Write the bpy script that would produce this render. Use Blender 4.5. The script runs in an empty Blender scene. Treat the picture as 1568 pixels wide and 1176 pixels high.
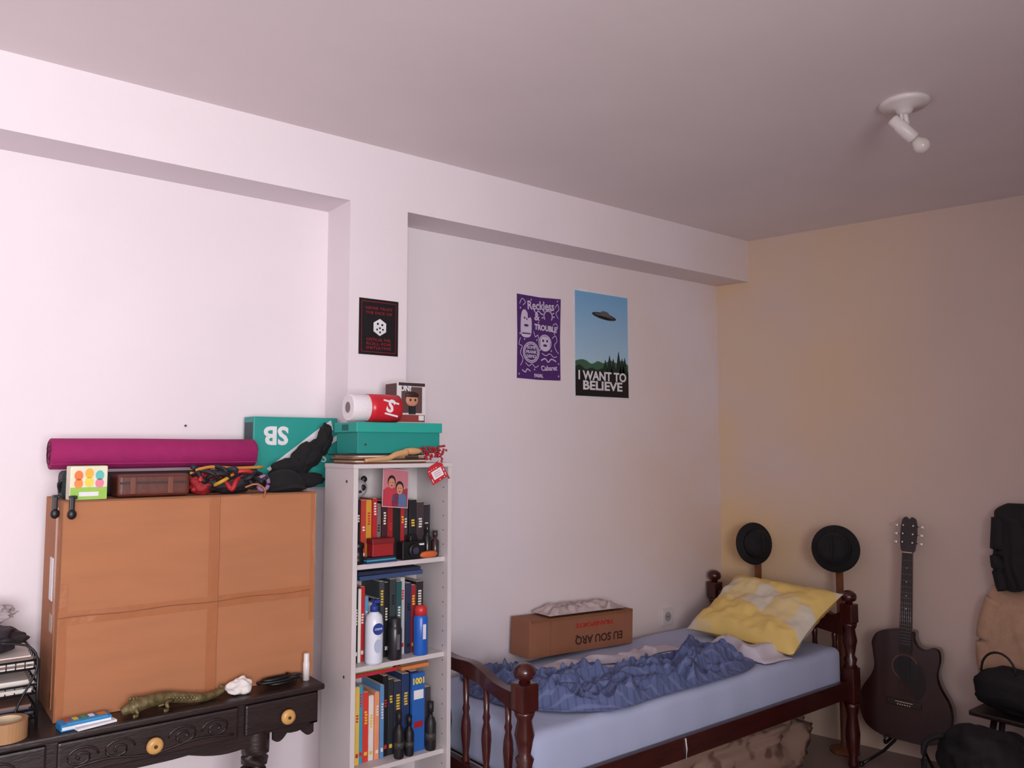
import bpy, bmesh, math, random
from mathutils import Vector, Matrix, Euler, noise
sc=bpy.context.scene
sc.view_settings.view_transform='Standard'
random.seed(7)
# ------------------------------------------------------------------ materials
def lin(c):
    c=c/255.
    return c/12.92 if c<=.04045 else ((c+.055)/1.055)**2.4
def col(rgb,k=1.): return (min(1,lin(rgb[0])*k),min(1,lin(rgb[1])*k),min(1,lin(rgb[2])*k),1)
MC={}
def mat(name,rgb,rough=.6,var=.12,scale=18,bump=0.,bscale=60,metal=0,coat=0,stretch=None,trans=0):
    if name in MC: return MC[name]
    m=bpy.data.materials.new(name);m.use_nodes=True;nt=m.node_tree;N=nt.nodes;Lk=nt.links
    b=N['Principled BSDF'];b.inputs['Roughness'].default_value=rough;b.inputs['Metallic'].default_value=metal
    b.inputs['Coat Weight'].default_value=coat
    b.inputs['Transmission Weight'].default_value=trans
    tc=N.new('ShaderNodeTexCoord');mp=N.new('ShaderNodeMapping')
    if stretch: mp.inputs['Scale'].default_value=stretch
    Lk.new(tc.outputs['Object'],mp.inputs[0])
    n=N.new('ShaderNodeTexNoise');n.inputs['Scale'].default_value=scale;n.inputs['Detail'].default_value=4
    Lk.new(mp.outputs[0],n.inputs[0])
    r=N.new('ShaderNodeValToRGB');r.color_ramp.elements[0].position=.3;r.color_ramp.elements[1].position=.7
    r.color_ramp.elements[0].color=col(rgb,1-var);r.color_ramp.elements[1].color=col(rgb,1+var*.6)
    Lk.new(n.outputs['Fac'],r.inputs[0]);Lk.new(r.outputs[0],b.inputs['Base Color'])
    if bump:
        n2=N.new('ShaderNodeTexNoise');n2.inputs['Scale'].default_value=bscale;n2.inputs['Detail'].default_value=5
        Lk.new(mp.outputs[0],n2.inputs[0])
        bp=N.new('ShaderNodeBump');bp.inputs['Strength'].default_value=bump;bp.inputs['Distance'].default_value=.01
        Lk.new(n2.outputs['Fac'],bp.inputs['Height']);Lk.new(bp.outputs[0],b.inputs['Normal'])
    MC[name]=m;return m
def cm(rgb,rough=.55): return mat('paint_%d_%d_%d'%rgb,rgb,rough,.08)
# ------------------------------------------------------------------ builder
BACK=Matrix(((1,0,0,0),(0,0,-1,0),(0,1,0,0),(0,0,0,1)))   # local x->X, y->Z, z->-Y
def T(x,y,z): return Matrix.Translation((x,y,z))
def RX(a): return Matrix.Rotation(math.radians(a),4,'X')
def RY(a): return Matrix.Rotation(math.radians(a),4,'Y')
def RZ(a): return Matrix.Rotation(math.radians(a),4,'Z')
def cat(pts,n=6,closed=False):
    out=[];L=len(pts);P=[Vector(p) for p in pts]
    rng=L if closed else L-1
    for i in range(rng):
        if closed: a,b,c,d=P[(i-1)%L],P[i],P[(i+1)%L],P[(i+2)%L]
        else: a,b,c,d=P[max(i-1,0)],P[i],P[i+1],P[min(i+2,L-1)]
        for k in range(n):
            t=k/n
            out.append(.5*((2*b)+(c-a)*t+(2*a-5*b+4*c-d)*t*t+(3*b-a-3*c+d)*t**3))
    if not closed: out.append(P[-1])
    return out
class O:
    def __init__(s,name): s.n=name;s.V=[];s.F=[];s.mi=[];s.sm=[];s.mats=[];s.M=Matrix()
    def ix(s,m):
        if m not in s.mats: s.mats.append(m)
        return s.mats.index(m)
    def raw(s,v,f,m,M=None,smooth=False):
        o=len(s.V);MM=s.M@(M or Matrix())
        s.V+=[MM@Vector(a) for a in v];k=s.ix(m)
        for i,a in enumerate(f):
            s.F.append([o+j for j in a]);s.mi.append(k);s.sm.append(smooth if isinstance(smooth,bool) else smooth[i])
    def bmadd(s,bm,m,M=None,smooth=False):
        bm.verts.ensure_lookup_table()
        for i,v in enumerate(bm.verts): v.index=i
        s.raw([v.co.copy() for v in bm.verts],[[v.index for v in f.verts] for f in bm.faces],m,M,smooth);bm.free()
    def box(s,c,d,m,M=None,bev=0,seg=2,rot=None):
        bm=bmesh.new();bmesh.ops.create_cube(bm,size=1)
        for v in bm.verts: v.co=Vector((v.co.x*d[0],v.co.y*d[1],v.co.z*d[2]))
        if bev: bmesh.ops.bevel(bm,geom=bm.edges[:],offset=bev,segments=seg,affect='EDGES',profile=.6)
        A=T(*c)
        if rot: A=A@Euler([math.radians(a) for a in rot]).to_matrix().to_4x4()
        s.bmadd(bm,m,(M@A) if M else A)
    def b2(s,lo,hi,m,bev=0,M=None):
        s.box([(a+b)/2 for a,b in zip(lo,hi)],[b-a for a,b in zip(lo,hi)],m,M,bev)
    def lathe(s,prof,m,M=None,seg=20):
        v=[];f=[];sm=[]
        for r,z in prof:
            for i in range(seg):
                a=2*math.pi*i/seg;v.append((r*math.cos(a),r*math.sin(a),z))
        for j in range(len(prof)-1):
            for i in range(seg):
                k=(i+1)%seg;f.append((j*seg+i,j*seg+k,(j+1)*seg+k,(j+1)*seg+i));sm.append(True)
        f.append(tuple(range(seg))[::-1]);sm.append(False)
        f.append(tuple((len(prof)-1)*seg+i for i in range(seg)));sm.append(False)
        s.raw(v,f,m,M,sm)
    def cyl(s,p0,p1,r0,r1,m,seg=20):
        p0=Vector(p0);p1=Vector(p1);d=p1-p0
        q=d.to_track_quat('Z','Y').to_matrix().to_4x4()
        s.lathe([(r0,0),(r1,d.length)],m,Matrix.Translation(p0)@q,seg)
    def lathe_to(s,p0,p1,prof,m,seg=20):
        p0=Vector(p0);p1=Vector(p1);d=p1-p0
        q=d.to_track_quat('Z','Y').to_matrix().to_4x4()
        s.lathe([(r,t*d.length) for r,t in prof],m,Matrix.Translation(p0)@q,seg)
    def tube(s,pts,r,m,seg=8,M=None,sm=0):
        if sm: pts=cat(pts,sm)
        pts=[Vector(p) for p in pts];n=len(pts);v=[];f=[]
        up=Vector((0,0,1))
        for i,p in enumerate(pts):
            d=(pts[min(i+1,n-1)]-pts[max(i-1,0)]).normalized()
            x=d.cross(up)
            if x.length<.1: x=d.cross(Vector((1,0,0)))
            x.normalize();y=x.cross(d)
            rr=r(i/(n-1)) if callable(r) else r
            for k in range(seg):
                a=2*math.pi*k/seg;v.append(p+x*math.cos(a)*rr+y*math.sin(a)*rr)
        for i in range(n-1):
            for k in range(seg):
                l=(k+1)%seg;f.append((i*seg+k,i*seg+l,(i+1)*seg+l,(i+1)*seg+k))
        f.append(tuple(range(seg)));f.append(tuple((n-1)*seg+k for k in range(seg))[::-1])
        s.raw(v,f,m,M,True)
    def prism(s,pts,th,m,M=None,smooth=False,z0=0):
        n=len(pts);v=[(p[0],p[1],z0) for p in pts]+[(p[0],p[1],z0+th) for p in pts]
        f=[tuple(range(n))[::-1],tuple(range(n,2*n))];sm=[False,False]
        for i in range(n):
            j=(i+1)%n;f.append((i,j,n+j,n+i));sm.append(smooth)
        s.raw(v,f,m,M,sm)
    def disc(s,x,y,r,th,m,M=None,z0=0,seg=24,ry=None):
        ry=ry or r
        s.prism([(x+r*math.cos(2*math.pi*i/seg),y+ry*math.sin(2*math.pi*i/seg)) for i in range(seg)],th,m,M,False,z0)
    def text(s,t,size,m,M,ext=.0005,bold=0.,width=None):
        c=bpy.data.curves.new('tmp','FONT');c.body=t;c.size=size;c.extrude=ext;c.offset=bold
        c.align_x='CENTER';c.align_y='CENTER';c.resolution_u=3
        ob=bpy.data.objects.new('tmp',c);sc.collection.objects.link(ob)
        bpy.context.view_layer.update()
        me=bpy.data.meshes.new_from_object(ob.evaluated_get(bpy.context.evaluated_depsgraph_get()))
        k=1.
        if width:
            xs=[v.co.x for v in me.vertices];w=max(xs)-min(xs) if xs else 1;k=width/w
        s.raw([(v.co.x*k,v.co.y,v.co.z) for v in me.vertices],[tuple(p.vertices) for p in me.polygons],m,M)
        bpy.data.objects.remove(ob);bpy.data.curves.remove(c);bpy.data.meshes.remove(me)
    def grid(s,fn,nu,nv,m,th=0,M=None):
        v=[];f=[]
        for j in range(nv+1):
            for i in range(nu+1): v.append(fn(i/nu,j/nv))
        w=nu+1
        for j in range(nv):
            for i in range(nu): f.append((j*w+i,j*w+i+1,(j+1)*w+i+1,(j+1)*w+i))
        if th:
            n=len(v);v+= [Vector(a)-Vector((0,0,th)) for a in v]
            f+=[tuple(n+k for k in a[::-1]) for a in f]
            ring=[i for i in range(w)]+[j*w+nu for j in range(1,nv+1)]+[nv*w+i for i in range(nu-1,-1,-1)]+[j*w for j in range(nv-1,0,-1)]
            for a in range(len(ring)):
                b=ring[(a+1)%len(ring)];a=ring[a];f.append((a,n+a,n+b,b))
        s.raw(v,f,m,M,True)
    def blob(s,c,r,m,amp=.15,fs=3,sub=4,rot=None,seed=0,flat=None,power=1.,oc=4):
        bm=bmesh.new();bmesh.ops.create_icosphere(bm,subdivisions=sub,radius=1)
        for v in bm.verts:
            p=v.co.copy();k=1+amp*noise.fractal(p*fs+Vector((seed*7.3,seed,1)),1.,2.,oc)
            if power!=1.: p=Vector([math.copysign(abs(a)**power,a) for a in p])
            v.co=Vector((p.x*r[0]*k,p.y*r[1]*k,p.z*r[2]*k))
            if flat is not None: v.co.z=max(v.co.z,-flat)
        A=T(*c)
        if rot: A=A@Euler([math.radians(a) for a in rot]).to_matrix().to_4x4()
        s.bmadd(bm,m,A,True)
    def done(s):
        n=len(s.V)
        c=Vector((sum(v.x for v in s.V)/n,sum(v.y for v in s.V)/n,min(v.z for v in s.V)))
        me=bpy.data.meshes.new(s.n);me.from_pydata([v-c for v in s.V],[],s.F)
        for m in s.mats: me.materials.append(m)
        me.polygons.foreach_set('material_index',s.mi);me.polygons.foreach_set('use_smooth',s.sm)
        me.update()
        bm=bmesh.new();bm.from_mesh(me);bmesh.ops.recalc_face_normals(bm,faces=bm.faces[:]);bm.to_mesh(me);bm.free()
        ob=bpy.data.objects.new(s.n,me);ob.location=c;sc.collection.objects.link(ob);return ob
# ------------------------------------------------------------------ room
HC=2.655; BY=2.9; BM=2.707; BZ=2.42
def wallmat(name,rgb,stain=None,bump=.1):
    m=mat(name,rgb,.9,.03,2.2,bump,30)
    if stain:
        nt=m.node_tree;N=nt.nodes;Lk=nt.links;b=N['Principled BSDF']
        src=b.inputs['Base Color'].links[0].from_socket
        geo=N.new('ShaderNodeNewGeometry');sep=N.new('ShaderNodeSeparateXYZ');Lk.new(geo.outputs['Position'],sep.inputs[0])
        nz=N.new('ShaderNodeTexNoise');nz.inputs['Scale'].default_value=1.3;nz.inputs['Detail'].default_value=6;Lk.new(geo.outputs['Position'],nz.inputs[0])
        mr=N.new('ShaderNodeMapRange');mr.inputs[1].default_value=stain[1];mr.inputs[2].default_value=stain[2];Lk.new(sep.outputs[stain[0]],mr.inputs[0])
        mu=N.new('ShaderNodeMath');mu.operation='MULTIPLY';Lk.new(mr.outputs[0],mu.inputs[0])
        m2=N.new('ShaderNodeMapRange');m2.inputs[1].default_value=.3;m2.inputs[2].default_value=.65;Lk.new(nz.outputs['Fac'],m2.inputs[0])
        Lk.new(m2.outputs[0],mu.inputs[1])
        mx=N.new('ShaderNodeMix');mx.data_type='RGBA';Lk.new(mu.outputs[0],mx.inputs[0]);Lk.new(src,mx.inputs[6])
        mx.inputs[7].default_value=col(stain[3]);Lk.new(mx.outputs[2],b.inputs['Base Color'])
    return m
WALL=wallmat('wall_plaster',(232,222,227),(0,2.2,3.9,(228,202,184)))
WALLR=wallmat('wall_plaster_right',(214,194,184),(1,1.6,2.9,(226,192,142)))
CEIL=wallmat('ceiling_plaster',(236,226,228),None,.03)
XL=-1.5; YR=-1.7
def wx(y): return 3.765+(2.9-y)*.228    # slanted right wall
o=O('wall_back');o.b2((XL-.15,BY,0),(4.1,BY+.15,HC+.15),WALL);o.done()
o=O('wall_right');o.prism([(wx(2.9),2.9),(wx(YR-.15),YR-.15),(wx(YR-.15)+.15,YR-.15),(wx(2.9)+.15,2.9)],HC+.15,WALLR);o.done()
o=O('wall_left');o.b2((XL-.15,YR-.15,0),(XL,BY,HC+.15),WALL);o.done()
wx0,wx1,wz0,wz1=-1.38,.45,.95,2.25
o=O('wall_rear')
o.b2((XL,YR-.15,0),(wx0,YR,HC+.15),WALL);o.b2((wx1,YR-.15,0),(wx(YR),YR,HC+.15),WALL)
o.b2((wx0,YR-.15,0),(wx1,YR,wz0),WALL);o.b2((wx0,YR-.15,wz1),(wx1,YR,HC+.15),WALL);o.done()
FR=cm((225,222,220))
o=O('window_1')
for x in (wx0+.025,(wx0+wx1)/2,wx1-.025): o.b2((x-.025,YR-.11,wz0),(x+.025,YR-.05,wz1),FR)
for z in (wz0+.025,wz1-.025): o.b2((wx0,YR-.11,z-.025),(wx1,YR-.05,z+.025),FR)
o.done()
FL=mat('floor_tile',(144,124,118),.35,.1,4)
o=O('floor');o.b2((XL-.15,YR-.15,-.1),(5.1,BY+.15,0),FL);o.done()
o=O('ceiling');o.b2((XL-.15,YR-.15,HC),(5.1,BY+.15,HC+.1),CEIL);o.done()
o=O('ceiling_beam');o.prism([(XL,BM),(wx(BM),BM),(wx(BY),BY),(XL,BY)],HC-BZ,WALL,T(0,0,BZ));o.done()
o=O('column');o.b2((1.336,BM,0),(1.584,BY,BZ),WALL);o.done()
o=O('wall_nail');NA=cm((60,50,46))
for x,y,z in((.815,BY,1.567),(1.362,BY,2.37)): o.cyl((x,y,z),(x,y-.008,z),.003,.004,NA,8)
o.done()
# ------------------------------------------------------------------ posters
WHT=cm((225,225,228),.5);BLK=mat('black_ink',(16,14,18),.45,.05);RED=cm((165,25,35))
def gradmat(name,c0,c1,z0,z1):
    m=bpy.data.materials.new(name);m.use_nodes=True;N=m.node_tree.nodes;Lk=m.node_tree.links
    g=N.new('ShaderNodeNewGeometry');s=N.new('ShaderNodeSeparateXYZ');r=N.new('ShaderNodeMapRange')
    r.inputs[1].default_value=z0;r.inputs[2].default_value=z1
    Lk.new(g.outputs['Position'],s.inputs[0]);Lk.new(s.outputs[2],r.inputs[0])
    x=N.new('ShaderNodeMix');x.data_type='RGBA';x.inputs[6].default_value=col(c0);x.inputs[7].default_value=col(c1)
    Lk.new(r.outputs[0],x.inputs[0]);Lk.new(x.outputs[2],N['Principled BSDF'].inputs['Base Color'])
    N['Principled BSDF'].inputs['Roughness'].default_value=.45;return m
SKY=gradmat('poster_sky',(172,204,224),(118,172,214),1.9,2.25)
o=O('ufo_poster')
px0,px1,pz0,pz1=2.64,3.027,1.736,2.277
o.b2((px0,BY-.003,pz0),(px1,BY-.001,pz1),WHT)
a,b=px0+.009,px1-.007
W=b-a
PM=T(a,BY-.003,pz0+.006)@BACK
Hh=pz1-pz0-.018
o.prism([(0,0),(W,0),(W,Hh),(0,Hh)],.0005,SKY,PM)
GR=cm((60,98,72));DK=cm((20,40,32))
def treeline(base,amp,fs,seed,m,z0,spiky=0):
    pts=[(0,0.02)];n=60
    for i in range(n+1):
        x=W*i/n;h=base+amp*noise.noise(Vector((x*fs,seed,0)))+(spiky*(i%2))
        pts.append((x,h))
    pts.append((W,.02));o.prism(pts,.0004,m,PM,z0=z0)
treeline(.175,.035,14,3.1,GR,.0006,.004)
treeline(.137,.03,17,5.1,DK,.0011,.005)
for tx,th in ((.235,.215),(.262,.20),(.30,.24),(.325,.205),(.205,.19),(.345,.21)):
    tri=[(tx-.022,.12)]
    for k in range(5):
        y=.12+(th-.12)*k/5;w=.022*(1-k/5.2);tri+=[(tx-w,y)]
    tri.append((tx,th));
    for k in range(4,-1,-1):
        y=.12+(th-.12)*k/5;w=.022*(1-k/5.2);tri+=[(tx+w,y)]
    o.prism(tri,.0004,DK,PM,z0=.0013)
o.prism([(0,0),(W,0),(W,.125),(0,.125)],.0005,BLK,PM,z0=.0016)
o.text('I WANT TO',.062,WHT,PM@T(W/2,.101,.0024),bold=.0018,width=.335)
o.text('BELIEVE',.062,WHT,PM@T(W/2,.052,.0024),bold=.0018,width=.275)
UFO=cm((40,42,40));UF2=cm((92,96,94))
UM=PM@T(.20,.410,0)@RZ(-6)
o.disc(0,0,.086,.0004,UFO,UM,.0007,ry=.016);o.disc(.004,.014,.032,.0004,UF2,UM,.0009,ry=.013);o.disc(0,.004,.068,.0003,UF2,UM,.0012,ry=.005);o.disc(0,-.008,.04,.0003,BLK,UM,.0014,ry=.008)
o.done()
PUR=mat('purple_print',(78,38,108),.5,.1,30);LIL=cm((206,194,216))
o=O('music_poster')
o.M=T(2.285,BY-.001,1.81)@BACK
o.prism([(0,0),(.13,-.003),(.268,0),(.266,.2),(.272,.398),(.14,.392),(0,.395),(.003,.2)],.0015,PUR)
def ring(x,y,r,w=.004,rx=None,a0=0,a1=360,z=.002):
    n=20;rx=rx or r;pts=[]
    for k in range(n+1):
        a=math.radians(a0+(a1-a0)*k/n);pts.append((x+(rx+w/2)*math.cos(a),y+(r+w/2)*math.sin(a)))
    for k in range(n,-1,-1):
        a=math.radians(a0+(a1-a0)*k/n);pts.append((x+(rx-w/2)*math.cos(a),y+(r-w/2)*math.sin(a)))
    v=[(p[0],p[1],z) for p in pts];m=len(pts)
    o.raw(v,[(i,i+1,m-2-i,m-1-i) for i in range(n)],LIL)
o.text('Reckless',.058,LIL,T(.145,.350,.002)@RZ(3),bold=.001,width=.165)
o.text('&',.05,LIL,T(.12,.295,.002),bold=.001)
o.text('TROUBLE',.036,LIL,T(.175,.245,.002)@RZ(-2),bold=.0016,width=.14)
o.prism(cat([(.028,.2),(.022,.26),(.028,.31),(.045,.325),(.062,.31),(.066,.285),(.082,.29),(.088,.26),(.08,.2)],4,True),.0006,LIL,z0=.0016)
o.disc(.045,.285,.005,.0004,PUR,None,.0024,10);o.disc(.058,.28,.004,.0004,PUR,None,.0024,10);o.disc(.055,.25,.014,.0004,PUR,None,.0024,16,ry=.006);o.box((.055,.212,.0026),(.05,.006,.0004),PUR)
ring(.19,.305,.026,.005,a0=-40,a1=220)
for k in range(8):
    a=math.radians(k*28);o.prism([(.19+.032*math.cos(a-.12),.305+.032*math.sin(a-.12)),(.19+.046*math.cos(a),.305+.046*math.sin(a)),(.19+.032*math.cos(a+.12),.305+.032*math.sin(a+.12))],.0005,LIL,z0=.0016)
for x,y,r in [(.17,.175,.038),(.085,.125,.048),(.085,.125,.04)]: ring(x,y,r,.005)
for t,y in (('SOME',.147),('FRANK',.126),('DEMO',.105)): o.text(t,.02,LIL,T(.085,y,.0026),bold=.0006)
o.prism(cat([(.145,.15),(.14,.185),(.155,.205),(.185,.205),(.202,.185),(.195,.15),(.17,.14)],4,True),.0006,LIL,z0=.0016)
for x in(.158,.183): o.disc(x,.185,.0065,.0004,PUR,None,.0024,12)
o.disc(.17,.163,.013,.0004,PUR,None,.0024,14,ry=.006)
def squig(pts,w=.0035):
    c=cat([(p[0],p[1],0) for p in pts],6);L1=[];L2=[]
    for i,p in enumerate(c):
        d=(c[min(i+1,len(c)-1)]-c[max(i-1,0)]);d.normalize();nn=Vector((-d.y,d.x,0))*w/2
        L1.append((p.x+nn.x,p.y+nn.y,.0023));L2.append((p.x-nn.x,p.y-nn.y,.0023))
    n=len(c);o.raw(L1+L2,[(i,i+1,n+i+1,n+i) for i in range(n-1)],LIL)
squig([(.215,.2),(.235,.215),(.245,.19),(.23,.17),(.24,.145),(.255,.13)]);squig([(.02,.19),(.012,.16),(.03,.15),(.02,.12),(.035,.09),(.02,.06)])
squig([(.05,.075),(.07,.06),(.09,.07),(.11,.055),(.13,.065)]);squig([(.15,.125),(.175,.115),(.2,.125),(.225,.11),(.245,.115)])
squig([(.015,.35),(.03,.375),(.05,.36),(.035,.345)]);squig([(.235,.35),(.25,.37),(.258,.345),(.24,.325),(.255,.30)])
squig([(.1,.225),(.11,.2),(.125,.21),(.13,.19)]);squig([(.22,.265),(.24,.275),(.25,.255),(.235,.24)]);squig([(.145,.09),(.17,.1),(.19,.085),(.21,.1),(.24,.09)],.006)
squig([(.1,.33),(.115,.315),(.13,.325),(.15,.31)],.005);squig([(.03,.04),(.05,.03),(.06,.045),(.08,.035)],.005)
for x,y in((.02,.33),(.085,.375),(.25,.385),(.13,.27),(.23,.225),(.12,.185),(.21,.14),(.045,.185),(.14,.14),(.018,.21),(.255,.08),(.15,.06),(.105,.045),(.012,.02),(.255,.02)):
    o.prism([(x+.006*(1 if k%2==0 else .4)*math.cos(k*math.pi/4),y+.006*(1 if k%2==0 else .4)*math.sin(k*math.pi/4)) for k in range(8)],.0005,LIL,z0=.0016)
o.text('Cabaret',.034,LIL,T(.195,.055,.0026)@RZ(4),width=.1,bold=.0008);o.text('FAIAL',.022,LIL,T(.13,.016,.0022),bold=.001,width=.055)
o.done()
o=O('dice_poster')
o.M=T(1.377,BM-.001,1.841)@BACK
o.prism([(0,0),(.168,0),(.168,.214),(0,.214)],.0015,BLK)
R2=cm((150,22,40))
for lo,hi in(((.01,.01),(.158,.012)),((.01,.202),(.158,.204)),((.01,.01),(.0115,.204)),((.1565,.01),(.158,.204))):
    o.b2((lo[0],lo[1],.0015),(hi[0],hi[1],.002),R2)
for i,t in enumerate(('NEVER TRUST','THE DICE OR')): o.text(t,.015,R2,T(.084,.178-.018*i,.002),width=.115)
for i,t in enumerate(('CRITICAL FAIL','ROLL FOR','INITIATIVE')): o.text(t,.015,R2,T(.084,.058-.016*i,.002),width=.105)
hexp=[(.088+.031*math.cos(math.radians(a)),.107+.033*math.sin(math.radians(a))) for a in (90,30,-30,-90,-150,150)]
o.prism(hexp,.0006,WHT,z0=.0015)
for x,y,r in((.079,.12,.0045),(.098,.117,.0045),(.088,.104,.004),(.076,.098,.004),(.101,.099,.004),(.089,.088,.004)): o.disc(x,y,r,.0004,BLK,None,.0022,10)
o.done()
# ------------------------------------------------------------------ ceiling lamp
WP=mat('white_plastic',(222,214,212),.35,.05)
o=O('ceiling_lamp')
lx,ly=2.655,1.255
o.lathe([(.078,0),(.08,-.008),(.07,-.018),(.03,-.024),(.022,-.04),(.012,-.045)],WP,T(lx,ly,HC),32)
Rv=Vector((.789,-.614,0));L0=Vector((lx,ly,HC))
o.cyl(L0+Vector((0,0,-.03)),L0+Rv*.006+Vector((0,0,-.085)),.009,.009,WP)
o.cyl(L0+Rv*-.012+Vector((0,0,-.03)),L0+Rv*-.012+Vector((0,0,-.075)),.006,.006,WP)
A=L0+Rv*-.045+Vector((0,0,-.058));Bp=L0+Rv*.028+Vector((0,0,-.128))
o.lathe_to(A,Bp,[(.012,0),(.019,.05),(.019,.3),(.022,.34),(.022,.95),(.019,1)],WP)
GL=mat('bulb_glass',(235,228,222),.15,.03,trans=.3)
Cp=Bp+(Bp-A).normalized()*.06
o.lathe_to(Bp,Cp,[(.014,0),(.018,.2),(.026,.45),(.027,.65),(.02,.88),(.008,1)],GL)
o.done()
# ------------------------------------------------------------------ bookcase
LAM=mat('white_laminate',(206,199,200),.45,.04,6)
bx0,bx1,byf,byb,btop=1.203,1.585,2.382,2.60,1.437
o=O('bookcase')
o.b2((bx0,byf,0),(bx0+.016,byb,btop-.014),LAM,.001);o.b2((bx1-.016,byf,0),(bx1,byb,btop-.014),LAM,.001)
o.b2((bx0-.002,byf-.002,btop-.014),(bx1+.004,byb,btop),LAM,.001)
o.b2((bx0+.016,byb-.006,.05),(bx1-.016,byb,btop-.014),LAM)
SH=[1.108,.780,.452,.125]
for z in SH: o.b2((bx0+.016,byf+.022,z-.016),(bx1-.016,byb-.006,z),LAM,.001)
o.b2((bx0+.016,byf+.03,0),(bx1-.016,byf+.045,.109),LAM)
HOL=cm((60,55,55))
for z in [.2+.05*i for i in range(24)]:
    o.cyl((bx1-.0165,byf+.03,z),(bx1-.0158,byf+.03,z),.0025,.0025,HOL,8)
for x,z in ((bx0-.0005,1.38),(bx0-.0005,.75)):
    o.cyl((x,byf+.05,z),(x-.001,byf+.05,z),.005,.005,HOL,10)
o.done()
def books(name,x,z,specs,yf=2.44,jit=.012,lean=0):
    o=O(name)
    PG=cm((215,205,185))
    for t,h,c in specs:
        y=yf+random.uniform(0,jit);dpt=.135
        m=cm(c,.5)
        o.box((x+t/2,y+dpt/2,z+h/2),(t-.0012,dpt,h),m,bev=.0012,seg=1)
        o.box((x+t/2,y+dpt/2,z+h-.0005),(t-.006,dpt-.006,.003),PG)
        lc=random.choice([(225,220,210),(230,190,60),(190,40,45),(20,20,24),(225,220,210)])
        if t>.011:
            k=random.uniform(.5,.75);hh=random.uniform(.1,.25)
            n=int(h*hh/.009)
            for q in range(n):
                o.box((x+t/2+random.uniform(-.001,.001),y-.0004,z+h*k+q*.009),(t*.42,.0010,.0055),cm(lc))
            o.box((x+t/2,y-.0004,z+h*.12),(t*.5,.0012,h*.05),cm(lc))
        x+=t
    return o.done()
random.seed(11)
K=(22,20,24);Rr=(178,34,40)
books('book_row',1.222,SH[0],[(.018,.205,K),(.014,.20,(150,30,34)),(.016,.21,K),(.02,.205,(188,60,50)),(.022,.205,(206,150,50)),(.018,.21,Rr),(.018,.19,(120,110,110)),(.02,.2,(60,30,34)),(.022,.205,(150,30,34)),(.03,.19,K),(.016,.205,(170,36,40)),(.018,.185,(70,66,70)),(.03,.2,(30,28,34)),(.03,.19,(64,50,54)),(.03,.18,(40,36,44))],yf=2.452)
books('book_row',1.222,SH[1],[(.026,.26,(205,200,190)),(.014,.25,K),(.012,.24,(225,220,210)),(.018,.245,(190,40,44)),(.014,.21,(90,150,190)),(.018,.19,(215,212,210)),(.02,.2,K),(.02,.255,(60,66,70)),(.018,.25,K),(.024,.26,(52,60,62)),(.022,.25,(36,80,84)),(.018,.26,(190,190,190)),(.022,.24,(40,48,80)),(.022,.23,(150,40,44)),(.03,.24,(40,36,40))],yf=2.452)
books('book_row',1.222,SH[2],[(.016,.235,(30,90,165)),(.016,.27,(225,185,60)),(.018,.25,(225,188,80)),(.016,.25,(60,150,190)),(.022,.225,(214,60,48)),(.02,.21,(222,218,214)),(.018,.22,(232,150,110)),(.016,.24,(90,140,190)),(.02,.265,K),(.022,.25,(40,44,52)),(.03,.24,(44,50,70)),(.03,.26,(40,60,100)),(.03,.265,(30,40,90)),(.03,.24,K),(.026,.2,(60,56,60))],yf=2.452)
books('book_row',1.222,SH[3],[(.02,.25,(30,90,165)),(.025,.26,K),(.03,.25,(190,40,44)),(.03,.27,(220,216,210)),(.03,.25,(60,120,80)),(.03,.26,K),(.03,.24,(225,185,60)),(.03,.25,(40,44,92)),(.03,.22,(150,150,150))],yf=2.45)
def flat_books(name,x,y,z,specs):
    o=O(name)
    for w,d,t,c,r in specs:
        o.box((x+w/2,y+d/2,z+t/2),(w,d,t-.001),cm(c,.5),bev=.001,seg=1,rot=(0,0,r));z+=t
    return o.done(),z
flat_books('flat_book_stack',1.275,2.475,SH[1]+.262,[(.25,.11,.016,(60,80,120),1),(.24,.11,.014,(34,40,70),-2)])
flat_books('flat_book_stack',1.225,2.47,SH[2]+.273,[(.2,.11,.014,(190,44,60),1),(.18,.11,.01,(120,160,70),-2)])
flat_books('flat_book_stack',1.44,2.47,SH[2]+.268,[(.11,.11,.014,(225,130,70),0),(.1,.1,.012,(120,90,70),-4)])
flat_books('paperback_stack',1.262,2.398,SH[0],[(.115,.046,.007,(36,60,110),0),(.11,.046,.007,(70,150,170),1),(.105,.044,.006,(40,44,70),-1)])
o=O('reference_book');o.b2((1.462,2.435,SH[2]),(1.512,2.449,SH[2]+.262),cm((36,96,176)),.001)
o.text('1001',.028,cm((240,210,60)),T(1.487,2.4345,SH[2]+.235)@BACK,bold=.001,width=.044);o.box((1.487,2.4345,SH[2]+.19),(.038,.001,.03),WHT);o.box((1.487,2.4345,SH[2]+.09),(.034,.001,.02),RED);o.done()
o=O('red_gift_box');o.b2((1.285,2.403,SH[0]+.0212),(1.365,2.443,SH[0]+.078),cm((150,30,34)),.003);o.b2((1.283,2.401,SH[0]+.062),(1.367,2.445,SH[0]+.08),cm((120,22,28)),.003);o.done()
BRB=mat('black_rubber',(20,19,22),.4,.1)
o=O('lens_tube');x,r,h=1.243,.021,.07
o.lathe([(r,0),(r,h*.3),(r*.88,h*.33),(r*.88,h*.7),(r*1.02,h*.74),(r*1.02,h*.95),(r*.8,h)],BRB,T(x,2.428,SH[0]),24);o.done()
o=O('compact_photo_camera');o.b2((1.40,2.405,SH[0]),(1.49,2.445,SH[0]+.062),BRB,.004);o.b2((1.43,2.408,SH[0]+.06),(1.463,2.442,SH[0]+.082),BRB,.006)
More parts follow.
